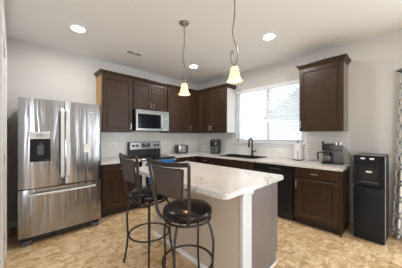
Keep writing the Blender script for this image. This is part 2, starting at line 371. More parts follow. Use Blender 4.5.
# blind
bl = thing('window_blind', 'white horizontal slat blind in the window above the sink', 'blind', (0.04, (WX0+WX1)/2, WZ0))
mb = MB(); mb.box(-0.045, 0.03, -hw+0.006, hw-0.006, hz-0.075, hz-0.002, .004); mb.build('headrail', M['slat'], bl)
mb = MB(); p = 0.0435; k = 0; z = 0.045
while z < hz-0.09:
    a = math.radians(20); c, s_ = 0.024*math.cos(a), 0.024*math.sin(a)
    vs = [mb.bm.verts.new(q) for q in ((-c, -hw+.012, z+s_), (c, -hw+.012, z-s_), (c, hw-.012, z-s_), (-c, hw-.012, z+s_))]
    vt = [mb.bm.verts.new(v.co+Vector((0.0005,0,0.003))) for v in vs]
    mb.bm.faces.new(vs); mb.bm.faces.new(vt[::-1])
    for i in range(4): mb.bm.faces.new((vs[i], vt[i], vt[(i+1) % 4], vs[(i+1) % 4]))
    z += p
mb.build('slats', M['slat'], bl)
mb = MB(); mb.box(-0.026, 0.026, -hw+0.008, hw-0.008, 0.004, 0.024, .004); mb.build('bottom_rail', M['slat'], bl)
for y in (-hw+.15, -hw*.35, hw*.35, hw-.15):
    mb = MB(); mb.tube([(-0.026, y, 0.02), (-0.026, y, hz-0.08)], 0.0014, 5).tube([(0.026, y, 0.02), (0.026, y, hz-0.08)], 0.0014, 5); mb.build('ladder_cord', M['slat'], bl)
mb = MB(); mb.tube([(-0.05, hw-.06, hz-.06), (-0.05, hw-.06, 0.35)], 0.004, 6); mb.build('tilt_wand', M['slat'], bl)

# patio door in the right wall, beside the photographer
pd = thing('door_2', 'white sliding patio door beside the patterned curtain', 'door', (0, (PY0+PY1)/2, 0)); pd['kind'] = 'structure'
h2 = (PY1-PY0)/2
mb = MB()
for y0, y1 in ((-h2, -h2+.07), (h2-.07, h2), (-.04, .04)): mb.box(0.03, 0.11, y0, y1, 0, PZ1, .004)
mb.box(0.03, 0.11, -h2, h2, 0, .06, .004).box(0.03, 0.11, -h2, h2, PZ1-.07, PZ1, .004); mb.build('door_frame', M['white'], pd)
mb = MB(); mb.box(0.068, 0.074, -h2+.07, h2-.07, .06, PZ1-.07); mb.build('glass_pane', M['glass'], pd)

# ------------------------------------------------------------------ outside
mb = MB(); mb.box(0.2, 40, -25, 25, -0.6, -0.4); struct(mb.build('ground', M['snow']), 'pale ground outside the window', 'ground')
hs = thing('neighbour_house', 'pale neighbouring house with a grey gabled roof seen through the blind', 'house', (9.0, -1.5, -0.4))
mb = MB(); mb.box(0, 8, -5.6, 3.5, 0, 2.95); mb.build('house_wall', M['siding'], hs)
mb = MB()
poly = [(-6.0, 2.96), (4.2, 2.96), (-0.9, 6.53)]
a = [mb.bm.verts.new((-0.5, y, z)) for y, z in poly]; b = [mb.bm.verts.new((8.5, y, z)) for y, z in poly]
mb.bm.faces.new(a); mb.bm.faces.new(b[::-1])
for i in range(3): mb.bm.faces.new((a[i], b[i], b[(i+1) % 3], a[(i+1) % 3]))
mb.build('house_roof', M['shingle'], hs)
def branch(mb, p, d, L, r, depth):
    q = p+d*L; mb.tube([p, p+d*L*.5+Vector((random.uniform(-.04,.04)*L, random.uniform(-.04,.04)*L, 0)), q], [r, r*.65], 5)
    if depth:
        for _ in range(3):
            e = (d+Vector((random.uniform(-.6,.6), random.uniform(-.8,.8), random.uniform(-.1,.5)))).normalized()
            branch(mb, q-d*L*random.uniform(0,.35), e, L*random.uniform(.6,.8), r*.6, depth-1)
random.seed(11)
tr = thing('bare_tree', 'bare winter tree outside the left half of the window', 'tree', (7.0, 3.3, -0.4))
mb = MB(); branch(mb, Vector((0,0,0)), Vector((0,0,1)), 1.6, 0.075, 4); mb.build('trunk', M['bark'], tr)

# ------------------------------------------------------------------ cabinets
def bar_handle(par, x, y, z, L, vertical, m='nickel'):
    mb = MB(); r = 0.005
    if vertical: mb.tube([(x, y-.028, z-L/2), (x, y-.028, z+L/2)], r, 8).tube([(x, y, z-L*.35), (x, y-.028, z-L*.35)], r*.9, 6).tube([(x, y, z+L*.35), (x, y-.028, z+L*.35)], r*.9, 6)
    else: mb.tube([(x-L/2, y-.028, z), (x+L/2, y-.028, z)], r, 8).tube([(x-L*.35, y, z), (x-L*.35, y-.028, z)], r*.9, 6).tube([(x+L*.35, y, z), (x+L*.35, y-.028, z)], r*.9, 6)
    o = mb.build('handle', M[m], par, True); return o
def shaker(par, name, x0, x1, z0, z1, yf, hpos=None, vertical=True, m='wood', L=0.11, st=0.058):
    mb = MB(); t = 0.02
    mb.box(x0+.002, x1-.002, yf-0.010, yf, z0+.002, z1-.002)
    mb.box(x0, x0+st, yf-t, yf-.001, z0, z1, .0025).box(x1-st, x1, yf-t, yf-.001, z0, z1, .0025)
    mb.box(x0+st-.001, x1-st+.001, yf-t, yf-.001, z0, z0+st, .0025).box(x0+st-.001, x1-st+.001, yf-t, yf-.001, z1-st, z1, .0025)
    b = 0.011                                                  # bead just inside the frame
    for bx in ((x0+st, x0+st+b, z0+st, z1-st), (x1-st-b, x1-st, z0+st, z1-st), (x0+st, x1-st, z0+st, z0+st+b), (x0+st, x1-st, z1-st-b, z1-st)):
        mb.box(bx[0], bx[1], yf-.0175, yf-.009, bx[2], bx[3], .0038)
    o = mb.build(name, M[m], par)
    if hpos: bar_handle(o, hpos[0], yf-t, hpos[1], L, vertical)
    return o
def slab(par, name, x0, x1, z0, z1, yf, handle=True):
    mb = MB(); mb.box(x0, x1, yf-.016, yf, z0, z1, .003).box(x0+.018, x1-.018, yf-.02, yf-.014, z0+.018, z1-.018, .003); o = mb.build(name, M['wood'], par)
    if handle: bar_handle(o, (x0+x1)/2, yf-.02, (z0+z1)/2, 0.09, False)
    return o
UD = 0.318; UB = 1.42; UT = 2.455
CROWN = [(0.0, UT-0.022), (0.005, UT-0.022), (0.008, UT-0.008), (0.018, UT+0.004), (0.032, UT+0.026), (0.042, UT+0.032), (0.042, UT+0.048), (0.0, UT+0.048)]
def upper(label, loc, rz, w, zb, doors, left=False, right=False, lm='wood', rm='wood', cl=0.0, cr=0.0):
    t = thing('upper_cabinet', label, 'cabinet', loc, rz, 'dark wood wall cabinets')
    mb = MB(); mb.box(0.003, w-0.003, -UD, -0.002, zb, UT, .002); mb.build('body', M['wood'], t)
    mb = MB(); mb.sweep_front(CROWN, cl, w-cr, UD, left, right); mb.build('crown_moulding', M['wood'], t)
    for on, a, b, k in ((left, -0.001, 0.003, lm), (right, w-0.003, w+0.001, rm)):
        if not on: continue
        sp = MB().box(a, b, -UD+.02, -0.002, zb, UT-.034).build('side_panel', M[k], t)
        if k != 'wood': sp['label'] = {'maple': 'honey coloured maple side panel', 'pale': 'side panel coloured as if lit by the window', 'greylam': 'grey brown side panel'}[k]
    for x0, x1, hx, hz_ in doors: shaker(t, 'door', x0, x1, zb+.010, UT-.030, -UD-.0005, (hx, hz_))
    return t
upper('large dark wall cabinet with maple end beside the fridge', (-2.61, 0, 0), 0, 0.56, UB, [(0.008, 0.535, 0.508, UB+.11)], left=True, lm='maple')
upper('short dark two door wall cabinet above the microwave', (-2.047, 0, 0), 0, 0.80, 1.87, [(0.03, 0.397, 0.368, 1.97), (0.403, 0.775, 0.432, 1.97)])
upper('dark wall cabinet between the microwave and the room corner', (-1.243, 0, 0), 0, 0.88, UB, [(0.008, 0.672, 0.645, UB+.11)])
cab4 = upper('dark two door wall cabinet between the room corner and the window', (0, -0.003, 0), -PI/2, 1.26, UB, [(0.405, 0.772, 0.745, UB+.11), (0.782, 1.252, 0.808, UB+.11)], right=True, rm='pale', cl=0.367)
_f = MB().box(0.30, 0.398, -0.336, -0.3185, UB, UT-.023, .002).box(0.32, 0.366, -0.364, -0.3185, UB, UT+.044, .002).build('corner_filler', M['wood'], cab4)
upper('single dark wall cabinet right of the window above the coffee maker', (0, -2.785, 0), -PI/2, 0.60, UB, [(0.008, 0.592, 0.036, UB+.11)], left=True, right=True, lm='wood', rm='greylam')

BD = 0.60
def base(label, loc, rz, w, fronts, kick=True, side=None):
    t = thing('base_cabinet', label, 'cabinet', loc, rz, 'dark wood base cabinets')
    mb = MB(); mb.box(0.002, w-0.002, -BD, -0.01, 0.10, 0.878, .002)
    mb.build('body', M['wood'], t)
    mb = MB(); mb.box(0.002, w-0.002, -BD+0.06, -0.01, 0.0, 0.10); mb.build('toe_kick', M['woodin'], t)
    for fr in fronts:
        if fr[0] == 'drawer': slab(t, 'drawer', fr[1], fr[2], fr[3], fr[4], -BD-.0005)
        elif fr[0] == 'false_front': slab(t, 'false_front', fr[1], fr[2], fr[3], fr[4], -BD-.0005, False)
        else: shaker(t, 'door', fr[1], fr[2], fr[3], fr[4], -BD-.0005, (fr[5], fr[6]))
    if side == 'right':
        mb = MB(); mb.box(w-0.002, w+0.012, -BD-.005, -0.01, 0.0, 0.878, .002); mb.build('end_panel', M['wood'], t)
    return t
dz0, dz1, rz0, rz1 = 0.125, 0.70, 0.725, 0.865
base('dark base cabinet between the fridge and the range', (-2.705, 0, 0), 0, 0.66, [('drawer', .02, .64, rz0, rz1), ('door', .02, .64, dz0, dz1, .60, .62)])
base('dark base cabinet right of the range reaching into the corner', (-1.265, 0, 0), 0, 1.255, [('drawer', .02, .60, rz0, rz1), ('door', .02, .60, dz0, dz1, .06, .62)])
base('dark drawer base cabinet between the corner and the sink', (0, -0.645, 0), -PI/2, 0.505, [('drawer', .04, .485, rz0, rz1), ('door', .04, .485, dz0, dz1, .45, .62)])
base('dark sink base cabinet with two plain top panels', (0, -1.155, 0), -PI/2, 0.955, [('false_front', .02, .472, rz0, rz1), ('false_front', .482, .935, rz0, rz1), ('door', .02, .472, dz0, dz1, .44, .62), ('door', .482, .935, dz0, dz1, .515, .62)])
base('dark base cabinet at the end of the run under the coffee maker', (0, -2.80, 0), -PI/2, 0.595, [('drawer', .02, .577, rz0, rz1), ('door', .02, .577, dz0, dz1, .05, .62)], side='right')

# dishwasher
t = thing('dishwasher', 'black dishwasher between the sink cabinet and the end cabinet', 'dishwasher', (0, -2.116, 0), -PI/2)
mb = MB(); mb.box(0.005, 0.675, -0.585, -0.02, 0.10, 0.875); mb.box(.02, .66, -.54, -.02, 0, .1); mb.build('body', M['black'], t)
dd = MB().box(0.008, 0.672, -0.622, -0.586, 0.13, 0.742, .002).build('door', M['dwblack'], t)
mb = MB(); mb.box(0.16, 0.52, -.628, -.620, .742, .752, .003); mb.build('pocket_handle', M['dwblack'], dd)
cp = MB().box(0.008, 0.672, -0.622, -0.586, 0.748, 0.868, .002).build('control_panel', M['dwblack'], t)
mb = MB()
for k in range(5): mb.box(0.30+.04*k, 0.325+.04*k, -.6232, -.6218, .803, .812)
mb.build('button_marks', M['lcd'], cp)

# countertops
def rounded(poly, r, n=5):
    out = []; k = len(poly)
    for i in range(k):
        p0, p, p1 = Vector(poly[i-1]), Vector(poly[i]), Vector(poly[(i+1) % k]); ri = r[i] if isinstance(r, (list, tuple)) else r
        if ri <= 0: out.append(tuple(p)); continue
        a = p+(p0-p).normalized()*ri; b = p+(p1-p).normalized()*ri
        for j in range(n+1):
            s = j/n; q = a*(1-s)**2+p*2*s*(1-s)+b*s*s; out.append(tuple(q))
    return out
OV = 0.645
mb = MB(); mb.prism([(-2.725, -0.009), (-2.725, -OV), (-2.045, -OV), (-2.045, -0.009)], 0.879, CT, .006)
tag(mb.build('countertop', M['quartz']), 'short pale countertop between the fridge and the range', 'countertop')
# L-shaped worktop with the sink cut-out built as joined slabs
SY0, SY1, SX0, SX1 = -2.08, -1.25, -0.57, -0.10
mb = MB()
mb.prism([(-1.27, -0.009), (-1.27, -OV), (-OV, -OV), (-OV, SY1), (-0.009, SY1), (-0.009, -0.009)], 0.879, CT, .006)
mb.prism([(-OV, SY1+.003), (-OV, SY0-.003), (SX0, SY0-.003), (SX0, SY1+.003)], 0.879, CT, .006)
mb.prism([(SX1, SY1+.003), (SX1, SY0-.003), (-0.009, SY0-.003), (-0.009, SY1+.003)], 0.879, CT, .006)
mb.prism(rounded([(-OV, SY0), (-OV, -3.425), (-0.009, -3.425), (-0.009, SY0)], [0, .02, 0, 0]), 0.879, CT, .006)
tag(mb.build('countertop', M['quartz']), 'long pale veined countertop holding the sink and the coffee maker', 'countertop')

# sink and faucet
t = thing('kitchen_sink', 'black sink set in the counter below the window', 'sink', ((SX0+SX1)/2, (SY0+SY1)/2, CT))
a, b2 = (SX1-SX0)/2, (SY1-SY0)/2
mb = MB(); r = .03
mb.box(-a-.012, -a+r, -b2-.012, b2+.012, .0005, .012, .004).box(a-r, a+.012, -b2-.012, b2+.012, .0005, .012, .004).box(-a+r-.002, a-r+.002, -b2-.012, -b2+r, .0005, .012, .004).box(-a+r-.002, a-r+.002, b2-r, b2+.012, .0005, .012, .004)
mb.build('rim', M['sink'], t)
mb = MB(); i1, i2, dp = a-.012, b2-.012, .036
mb.box(-i1, -i1+.01, -i2, i2, -dp, .002).box(i1-.01, i1, -i2, i2, -dp, .002).box(-i1, i1, -i2, -i2+.01, -dp, .002).box(-i1, i1, i2-.01, i2, -dp, .002).box(-i1, i1, -i2, i2, -dp-.004, -dp+.004)
mb.build('basin', M['sink'], t)
t = thing('faucet', 'tall black gooseneck faucet behind the sink', 'faucet', (-0.085, -1.765, CT+.012))
mb = MB(); mb.lathe([(.030, 0), (.030, .01), (.022, .016), (.020, .12), (.016, .125)], n=20); mb.build('base', M['iron'], t, True)
mb = MB(); pts = [(0, 0, .12), (0, 0, .29)]+[(-.065+.065*math.cos(q), 0.0, .29+.075*math.sin(q)) for q in [PI*k/10 for k in range(1, 11)]]
mb.tube(pts, .015, 10); mb.build('spout', M['iron'], t, True)
mb = MB(); mb.lathe([(.015, .29), (.018, .275), (.023, .19), (.020, .18), (0, .18)], cx=-.13, n=16, close=False); mb.build('spray_head', M['iron'], t, True)
mb = MB(); mb.cyl((0, -.03, .085), .013, .05, 'y').tube([(0, -.055, .085), (-.01, -.075, .10), (-.02, -.085, .15)], .007, 8).sphere((0, -.055, .085), .018); mb.build('handle_lever', M['iron'], t, True)

# ------------------------------------------------------------------ island
IX0, IX1, IY0, IY1 = -2.642, -1.660, -3.100, -1.530
mb = MB(); mb.prism(rounded([(IX0, IY0), (IX1, IY0), (IX1, IY1), (IX0, IY1)], [.04, .022, .022, .022], 4), 0.888, 0.93, .006)
tag(mb.build('countertop', M['quartz_isl']), 'large pale veined island countertop in the middle of the kitchen', 'countertop')
KX = -2.335
t = thing('kitchen_island', 'kitchen island base with beige stool side and brown end panel', 'island', ((IX0+IX1)/2, (IY0+IY1)/2, 0))
ox, oy = (IX0+IX1)/2, (IY0+IY1)/2
def B(mb, x0, x1, y0, y1, z0, z1, bev=0): return mb.box(x0-ox, x1-ox, y0-oy, y1-oy, z0, z1, bev)
mb = MB(); B(mb, KX, -2.21, -3.015, -1.60, 0, .887); mb.build('knee_wall', M['knee'], t)
mb = MB(); B(mb, KX-.014, KX-.0005, -3.0, -1.60, 0, .055, .004); mb.build('baseboard', M['white'], t)
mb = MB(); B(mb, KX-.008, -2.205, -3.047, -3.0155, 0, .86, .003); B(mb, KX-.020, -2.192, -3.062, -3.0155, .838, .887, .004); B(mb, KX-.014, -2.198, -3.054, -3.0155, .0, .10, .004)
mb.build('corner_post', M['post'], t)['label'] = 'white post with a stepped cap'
mb = MB(); B(mb, -2.209, -1.70, -3.01, -1.60, .10, .887, .002); B(mb, -2.209, -1.76, -3.01, -1.60, 0, .10); mb.build('cabinet_body', M['wood'], t)
mb = MB()
pl = [(-2.204, 0.0), (-1.705, 0.0), (-1.705, .105), (-1.668, .105), (-1.668, .887), (-2.204, .887)]
a = [mb.bm.verts.new((x-ox, -3.032-oy, z)) for x, z in pl]; b = [mb.bm.verts.new((x-ox, -3.011-oy, z)) for x, z in pl]
mb.bm.faces.new(a); mb.bm.faces.new(b[::-1])
for i in range(len(pl)): mb.bm.faces.new((a[i], b[i], b[(i+1) % len(pl)], a[(i+1) % len(pl)]))
mb.build('end_panel', M['panel'], t)['label'] = 'grey brown end panel'
mb = MB(); B(mb, -2.196, -1.705, -3.046, -3.0325, 0, .018, .004); mb.build('shoe_moulding', M['white'], t)
for k in range(2):
    y0, y1 = -3.0+.70*k, -2.32+.70*k
    # doors face the sink side (+x)
    mb = MB(); B(mb, -1.699, -1.682, y0+.01, y1-.01, .13, .70, .003); B(mb, -1.684, -1.676, y0+.07, y1-.07, .19, .64, .003); dr = mb.build('door', M['wood'], t)
    mb = MB(); mb.tube([(-1.655-ox, y1-.05-oy, .56), (-1.655-ox, y1-.05-oy, .67)], .005, 8).tube([(-1.68-ox, y1-.05-oy, .58), (-1.655-ox, y1-.05-oy, .58)], .004, 6).tube([(-1.68-ox, y1-.05-oy, .65), (-1.655-ox, y1-.05-oy, .65)], .004, 6); mb.build('handle', M['nickel'], dr, True)
    mb = MB(); B(mb, -1.699, -1.682, y0+.01, y1-.01, .72, .87, .003); mb.build('drawer', M['wood'], t)

# ------------------------------------------------------------------ fridge
FX0, FX1, FY = -3.682, -2.768, -0.808
t = thing('refrigerator', 'tall stainless french door refrigerator with a water dispenser', 'refrigerator', ((FX0+FX1)/2, -0.42, 0))
w = (FX1-FX0)/2; fy = FY+0.42
mb = MB(); mb.box(-w+.004, w-.004, fy+.085, .36, 0.03, 1.775, .006); mb.build('body', M['grey'], t)
def fdoor(name, x0, x1, z0, z1):
    mb = MB(); n = 10; r = .018                             # gently bowed front
    prof = [(x0, fy+.083)]
    for k in range(n+1):
        s = k/n; x = x0+(x1-x0)*s; bow = 0.006*math.sin(PI*s)
        e = 0.012*(1-min(1, min(s, 1-s)/.04))
        prof.append((x, fy-bow+e))
    prof.append((x1, fy+.083))
    mb.prism(prof, z0, z1, .003, 1)
    return mb.build(name, M['steel'], t, True, 30)
fz = 0.69
ld = fdoor('left_door', -w, -.004, fz+.006, 1.812); rd = fdoor('right_door', .004, w, fz+.006, 1.812)
fd = fdoor('freezer_drawer', -w, w, 0.105, fz-.006)
ld.name = 'door'; rd.name = 'door'
def flat_handle(par, x, z0, z1):
    mb = MB(); mb.tube([(x, fy-.005, z0+.03), (x, fy-.055, z0), (x, fy-.060, z0+.12), (x, fy-.060, z1-.12), (x, fy-.055, z1), (x, fy-.005, z1-.03)], .013, 10, smooth=1, rect=(.012, .018))
    mb.build('handle', M['handle'], par, True)
flat_handle(ld, -.030, .80, 1.70); flat_handle(rd, .030, .80, 1.70)
mb = MB(); zz = .625
mb.tube([(-w+.10, fy-.005, zz), (-w+.09, fy-.052, zz), (-w*.4, fy-.064, zz), (w*.4, fy-.064, zz), (w-.09, fy-.052, zz), (w-.10, fy-.005, zz)], .013, 10, smooth=1)
mb.build('handle', M['handle'], fd, True)
# dispenser in the left door
dx0, dx1 = -.352, -.150
mb = MB(); mb.box(dx0, dx1, fy-.016, fy+.02, 1.305, 1.395, .004); dp_ = mb.build('dispenser_panel', M['steel2'], ld)
mb = MB(); mb.box(dx0+.06, dx0+.13, fy-.0175, fy-.0155, 1.335, 1.365); mb.build('dispenser_screen', M['lcd'], dp_)
mb = MB(); mb.box(dx0, dx0+.012, fy-.014, fy+.02, 1.025, 1.305, .002).box(dx1-.012, dx1, fy-.014, fy+.02, 1.025, 1.305, .002).box(dx0, dx1, fy-.018, fy+.02, 1.025, 1.045, .002).box(dx0+.01, dx1-.01, fy-.0075, fy+.0, 1.04, 1.305)
mb.build('dispenser_recess', M['blackg'], ld)
mb = MB(); mb.box(dx0+.07, dx1-.07, fy-.013, fy-.007, 1.11, 1.23, .002); mb.cyl((dx0+.10, fy-.009, 1.25), .010, .04); mb.build('dispenser_paddle', M['grey'], ld)
mb = MB(); mb.box(.30, .372, fy-.0055, fy-.003, 1.676, 1.69, .002); mb.build('badge', M['handle'], rd)
mb = MB(); mb.box(-w+.03, w-.03, fy+.05, fy+.10, 0.02, 0.10, .003); mb.build('kick_grille', M['black'], t)
for sx in (-1, 1):
    mb = MB(); mb.box(sx*(w-.075)-.05, sx*(w-.075)+.05, fy+.012, fy+.11, 0.0, 0.055, .008); mb.build('foot', M['grey'], t)
    mb = MB(); mb.box(sx*(w-.06)-.045, sx*(w-.06)+.045, fy+.03, fy+.16, 1.776, 1.812, .006); mb.build('hinge_cover', M['grey'], t)
mb = MB(); mb.box(-.040, .040, -.0012, .0012, -.06, .06)
o = mb.build('paper_note', M['paper']); o.location = (FX1-.19, FY-.0085, 1.17); tag(o, 'small white paper note stuck on the right fridge door', 'note')

# ------------------------------------------------------------------ range and microwave
t = thing('range', 'stainless electric range with a black glass cooktop', 'stove', (-1.655, -0.02, 0))
rw = .375
mb = MB(); mb.box(-rw, rw, -.60, -.0, 0.03, .895, .003); mb.box(-rw+.04, rw-.04, -.55, -.04, 0, .03); mb.build('body', M['black'], t)
ck = MB().box(-rw-.001, rw+.001, -.645, -.005, .896, .918, .005).build('cooktop', M['blackg'], t)
for cx, cy, r in ((-.19, -.47, .10), (.19, -.47, .08), (-.19, -.19, .08), (.19, -.19, .10)):
    mb = MB(); mb.tube([(cx+r*math.cos(2*PI*k/28), cy+r*math.sin(2*PI*k/28), .9185) for k in range(28)], .0015, 5, closed=True); mb.build('burner', M['grey'], ck)
mb = MB(); mb.box(-rw, rw, -.075, -.0, .918, 1.215, .006); bgd = mb.build('backguard', M['black'], t)
mb = MB(); mb.box(-rw+.022, rw-.004, -.084, -.076, 1.06, 1.208, .003); fc = mb.build('control_panel', M['steel2'], bgd)
for kx in (-.285, -.205, .215, .295):
    mb = MB(); mb.cyl((kx, -.096, 1.14), .024, .024, 'y', 18, .020).box(kx-.004, kx+.004, -.118, -.105, 1.12, 1.16, .002); mb.build('knob', M['black'], bgd, True)
mb = MB(); mb.box(-.10, .10, -.0865, -.083, 1.095, 1.185, .002); mb.build('clock_panel', M['blackg'], bgd)
mb = MB()
for k in range(4):
    for j in range(2): mb.box(-.085+.045*k, -.055+.045*k, -.0875, -.086, 1.11+.03*j, 1.125+.03*j)
mb.box(-.03, .03, -.0875, -.086, 1.158, 1.178); mb.build('button_marks', M['lcd'], bgd)
mb = MB(); mb.box(-rw+.004, rw-.004, -.642, -.601, .255, .885, .005); od = mb.build('oven_door', M['steel2'], t)
mb = MB(); mb.box(-rw+.08, rw-.08, -.645, -.640, .37, .73, .003); mb.build('oven_window', M['blackg'], od)
mb = MB(); mb.tube([(-rw+.05, -.645, .855), (-rw+.05, -.69, .855)], .009, 8).tube([(rw-.05, -.645, .855), (rw-.05, -.69, .855)], .009, 8).tube([(-rw+.02, -.692, .855), (rw-.02, -.692, .855)], .0125, 10); mb.build('oven_handle', M['handle'], od, True)
mb = MB(); mb.box(-rw+.004, rw-.004, -.638, -.601, .05, .245, .005); mb.build('storage_drawer', M['steel2'], t)
# blue towel over the oven handle
mb = MB(); n = 24; x0, x1 = -.27, .31
rows = []
path = [(-.668, .50), (-.672, .70), (-.674, .845), (-.680, .865), (-.692, .872), (-.704, .865), (-.710, .845), (-.712, .70), (-.716, .45)]
for y, z in path:
    rows.append([mb.bm.verts.new((x0+(x1-x0)*i/n, y-.004*math.sin(i*1.3)*max(0, (.82-z)/.3)*(1 if y < -.69 else 0), z)) for i in range(n+1)])
for a, b in zip(rows, rows[1:]):
    for i in range(n): mb.bm.faces.new((a[i], a[i+1], b[i+1], b[i]))
o = mb.build('dish_towel', M['blue'], None, True, 80); o.location = (-1.655, -0.02, 0)
sd = o.modifiers.new('thick', 'SOLIDIFY'); sd.thickness = .004; sd.offset = 0
tag(o, 'bright blue dish towel hanging over the oven handle', 'towel')

t = thing('microwave', 'stainless over the range microwave with a dark glass door', 'microwave', (-1.647, -0.003, 0))
mw = .379; z0, z1 = 1.445, 1.865
mb = MB(); mb.box(-mw, mw, -.375, 0, z0, z1, .003); mb.build('body', M['black'], t)
mb = MB(); mb.box(-mw, .205, -.412, -.376, z0+.004, z1-.045, .006); dr = mb.build('door', M['steel2'], t)
mb = MB(); mb.box(-mw+.035, .172, -.4145, -.411, z0+.05, z1-.08, .003); mb.build('door_window', M['blackg'], dr)
mb = MB(); mb.tube([(.185, -.412, z0+.06), (.185, -.445, z0+.05), (.185, -.448, z0+.12), (.185, -.448, z1-.15), (.185, -.445, z1-.08), (.185, -.412, z1-.09)], .010, 8, smooth=1); mb.build('handle', M['handle'], dr, True)
mb = MB(); mb.box(.209, mw, -.412, -.376, z0+.004, z1-.045, .006); cp = mb.build('control_panel', M['steel2'], t)
mb = MB(); mb.box(.225, mw-.015, -.4145, -.411, z1-.15, z1-.07, .002).box(.225, mw-.015, -.4145, -.411, z0+.05, z1-.17, .002); mb.build('keypad', M['keypad'], cp)
mb = MB(); mb.box(-mw, mw, -.405, -.376, z1-.042, z1, .004)
for k in range(14): mb.box(-mw+.04+.05*k, -mw+.075+.05*k, -.407, -.404, z1-.026, z1-.018)
mb.build('vent_grille', M['steel2'], t)

# ------------------------------------------------------------------ things on the counter
t = thing('toaster', 'silver toaster with dark ends on the counter near the corner', 'toaster', (-.755, -.20, CT+.001), math.radians(-12)); t.scale = (1.12, 1.12, 1.1)
mb = MB(); mb.box(-.1055, .1055, -.08, .08, .015, .185, .028, 3); mb.build('body', M['steel2'], t, True)
mb = MB(); mb.box(-.125, -.106, -.082, .082, .012, .18, .02, 2).box(.106, .125, -.082, .082, .012, .18, .02, 2).box(-.115, .115, -.076, .076, 0, .014, .004); mb.build('end_caps', M['black'], t, True)
mb = MB(); mb.box(-.075, .075, -.045, -.02, .184, .1865).box(-.075, .075, .02, .045, .184, .1865); mb.build('slots', M['black'], t)
mb = MB(); mb.box(-.045, -.028, -.084, -.079, .03, .16, .003); mb.build('front_band', M['grey'], t)
mb = MB(); mb.box(.124, .15, -.02, .02, .12, .135, .004); mb.build('lever', M['black'], t)

t = thing('air_fryer', 'black air fryer on the corner counter beside the sink', 'air fryer', (-.19, -.82, CT+.001), math.radians(-62))
mb = MB(); pr = []
def sq(s, z): return [(s*.125*math.copysign(abs(math.cos(q))**.6, math.cos(q)), s*.135*math.copysign(abs(math.sin(q))**.6, math.sin(q)), z) for q in [2*PI*i/28 for i in range(28)]]
rings = [[mb.bm.verts.new(p) for p in sq(s, z)] for s, z in ((.90, 0), (.95, .02), (.97, .12), (1.0, .22), (1.02, .285), (.93, .33), (.70, .345))]
for a, b in zip(rings, rings[1:]):
    for i in range(28): mb.bm.faces.new((a[i], a[(i+1) % 28], b[(i+1) % 28], b[i]))
mb.bm.faces.new(rings[0][::-1]); mb.bm.faces.new(rings[-1]); mb.build('body', M['black'], t, True, 60)
mb = MB(); mb.box(-.085, .085, -.142, -.120, .03, .17, .012, 2); bk = mb.build('basket', M['grey'], t, True)
mb = MB(); mb.box(-.018, .018, -.19, -.14, .10, .145, .008, 2); mb.build('basket_handle', M['black'], bk, True)
mb = MB(); mb.box(-.075, .075, -.146, -.118, .195, .285, .008, 2); mb.build('control_panel', M['blackg'], t, True)
mb = MB(); mb.box(.02, .05, -.148, -.1455, .205, .265, .002); mb.build('display', M['lcd'], t)

t = thing('paper_towel_holder', 'dark round holder under the paper towel roll', 'paper towel holder', (-.115, -2.69, CT+.001))
mb = MB(); mb.lathe([(.075, 0), (.078, .006), (.07, .014), (0, .014)], n=28, close=False); mb.build('base', M['iron'], t, True)
mb = MB(); mb.cyl((0, 0, .17), .006, .32).sphere((0, 0, .335), .011); mb.build('rod', M['iron'], t, True)
mb = MB(); mb.tube([(-.078, -.03, .01), (-.085, -.03, .05), (-.085, -.03, .17)], .004, 6); mb.build('tension_arm', M['iron'], t, True)
mb = MB(); n = 36; zz0, zz1 = .0155, .295
mb.lathe([(.02, zz0), (.068, zz0), (.0695, zz0+.004), (.0695, zz1-.004), (.068, zz1), (.02, zz1), (.02, zz0)], n=36, close=False)
mb.box(-.071, -.0685, -.05, 0.02, zz0, zz1)
o = mb.build('paper_towel_roll', M['paper'], None, True, 40); o.location = (-.115, -2.69, CT+.001)
tag(o, 'white roll of paper towels standing on the counter right of the window', 'paper towels')

t = thing('coffee_maker', 'black drip coffee maker with a glass carafe at the counter end', 'coffee maker', (-.21, -3.235, CT+.001), math.radians(-76))
# local: front is -y, x to the viewer's right
mb = MB(); mb.box(-.15, .12, -.11, .10, 0, .03, .008, 2); mb.build('base', M['black'], t, True)
mb = MB(); mb.box(.0, .12, -.10, .10, .03, .20, .008, 2); mb.build('water_tank', M['grey'], t, True)
mb = MB(); mb.box(-.13, .015, -.09, .09, .20, .305, .012, 2); mb.build('brew_head', M['black'], t, True)
mb = MB(); mb.box(-.145, -.115, -.08, .08, .195, .345, .008, 2); mb.build('lid_hinge', M['black'], t, True)
mb = MB(); mb.box(.0, .12, -.095, .095, .20, .285, .008, 2); mb.build('control_head', M['grey'], t, True)
mb = MB(); mb.cyl((.03, -.03, .30), .024, .04, 'z', 16).cyl((.085, -.03, .305), .020, .05, 'z', 16); mb.build('chrome_jars', M['steel2'], t, True)
mb = MB(); mb.lathe([(.0, .033), (.062, .033), (.07, .05), (.07, .11), (.052, .155), (.05, .17)], cx=-.07, cy=-.01, n=24, close=False); ca = mb.build('carafe', M['carafe'], t, True)
mb = MB(); mb.lathe([(.0715, .125), (.0535, .158), (.053, .185), (0, .192)], cx=-.07, cy=-.01, n=24, close=False); mb.build('carafe_lid', M['black'], ca, True)
mb = MB(); mb.tube([(-.125, -.02, .165), (-.185, -.03, .175), (-.205, -.035, .15), (-.20, -.035, .10), (-.195, -.035, .06)], .011, 8, smooth=2); mb.build('carafe_handle', M['black'], ca, True)
mb = MB(); mb.tube([(.115, .09, .25), (.15, .12, .26), (.195, .13, .18), (.235, .145, .08), (.25, .15, -.05), (.25, .155, -.30)], .004, 6, smooth=2); mb.build('power_cord', M['black'], t, True)

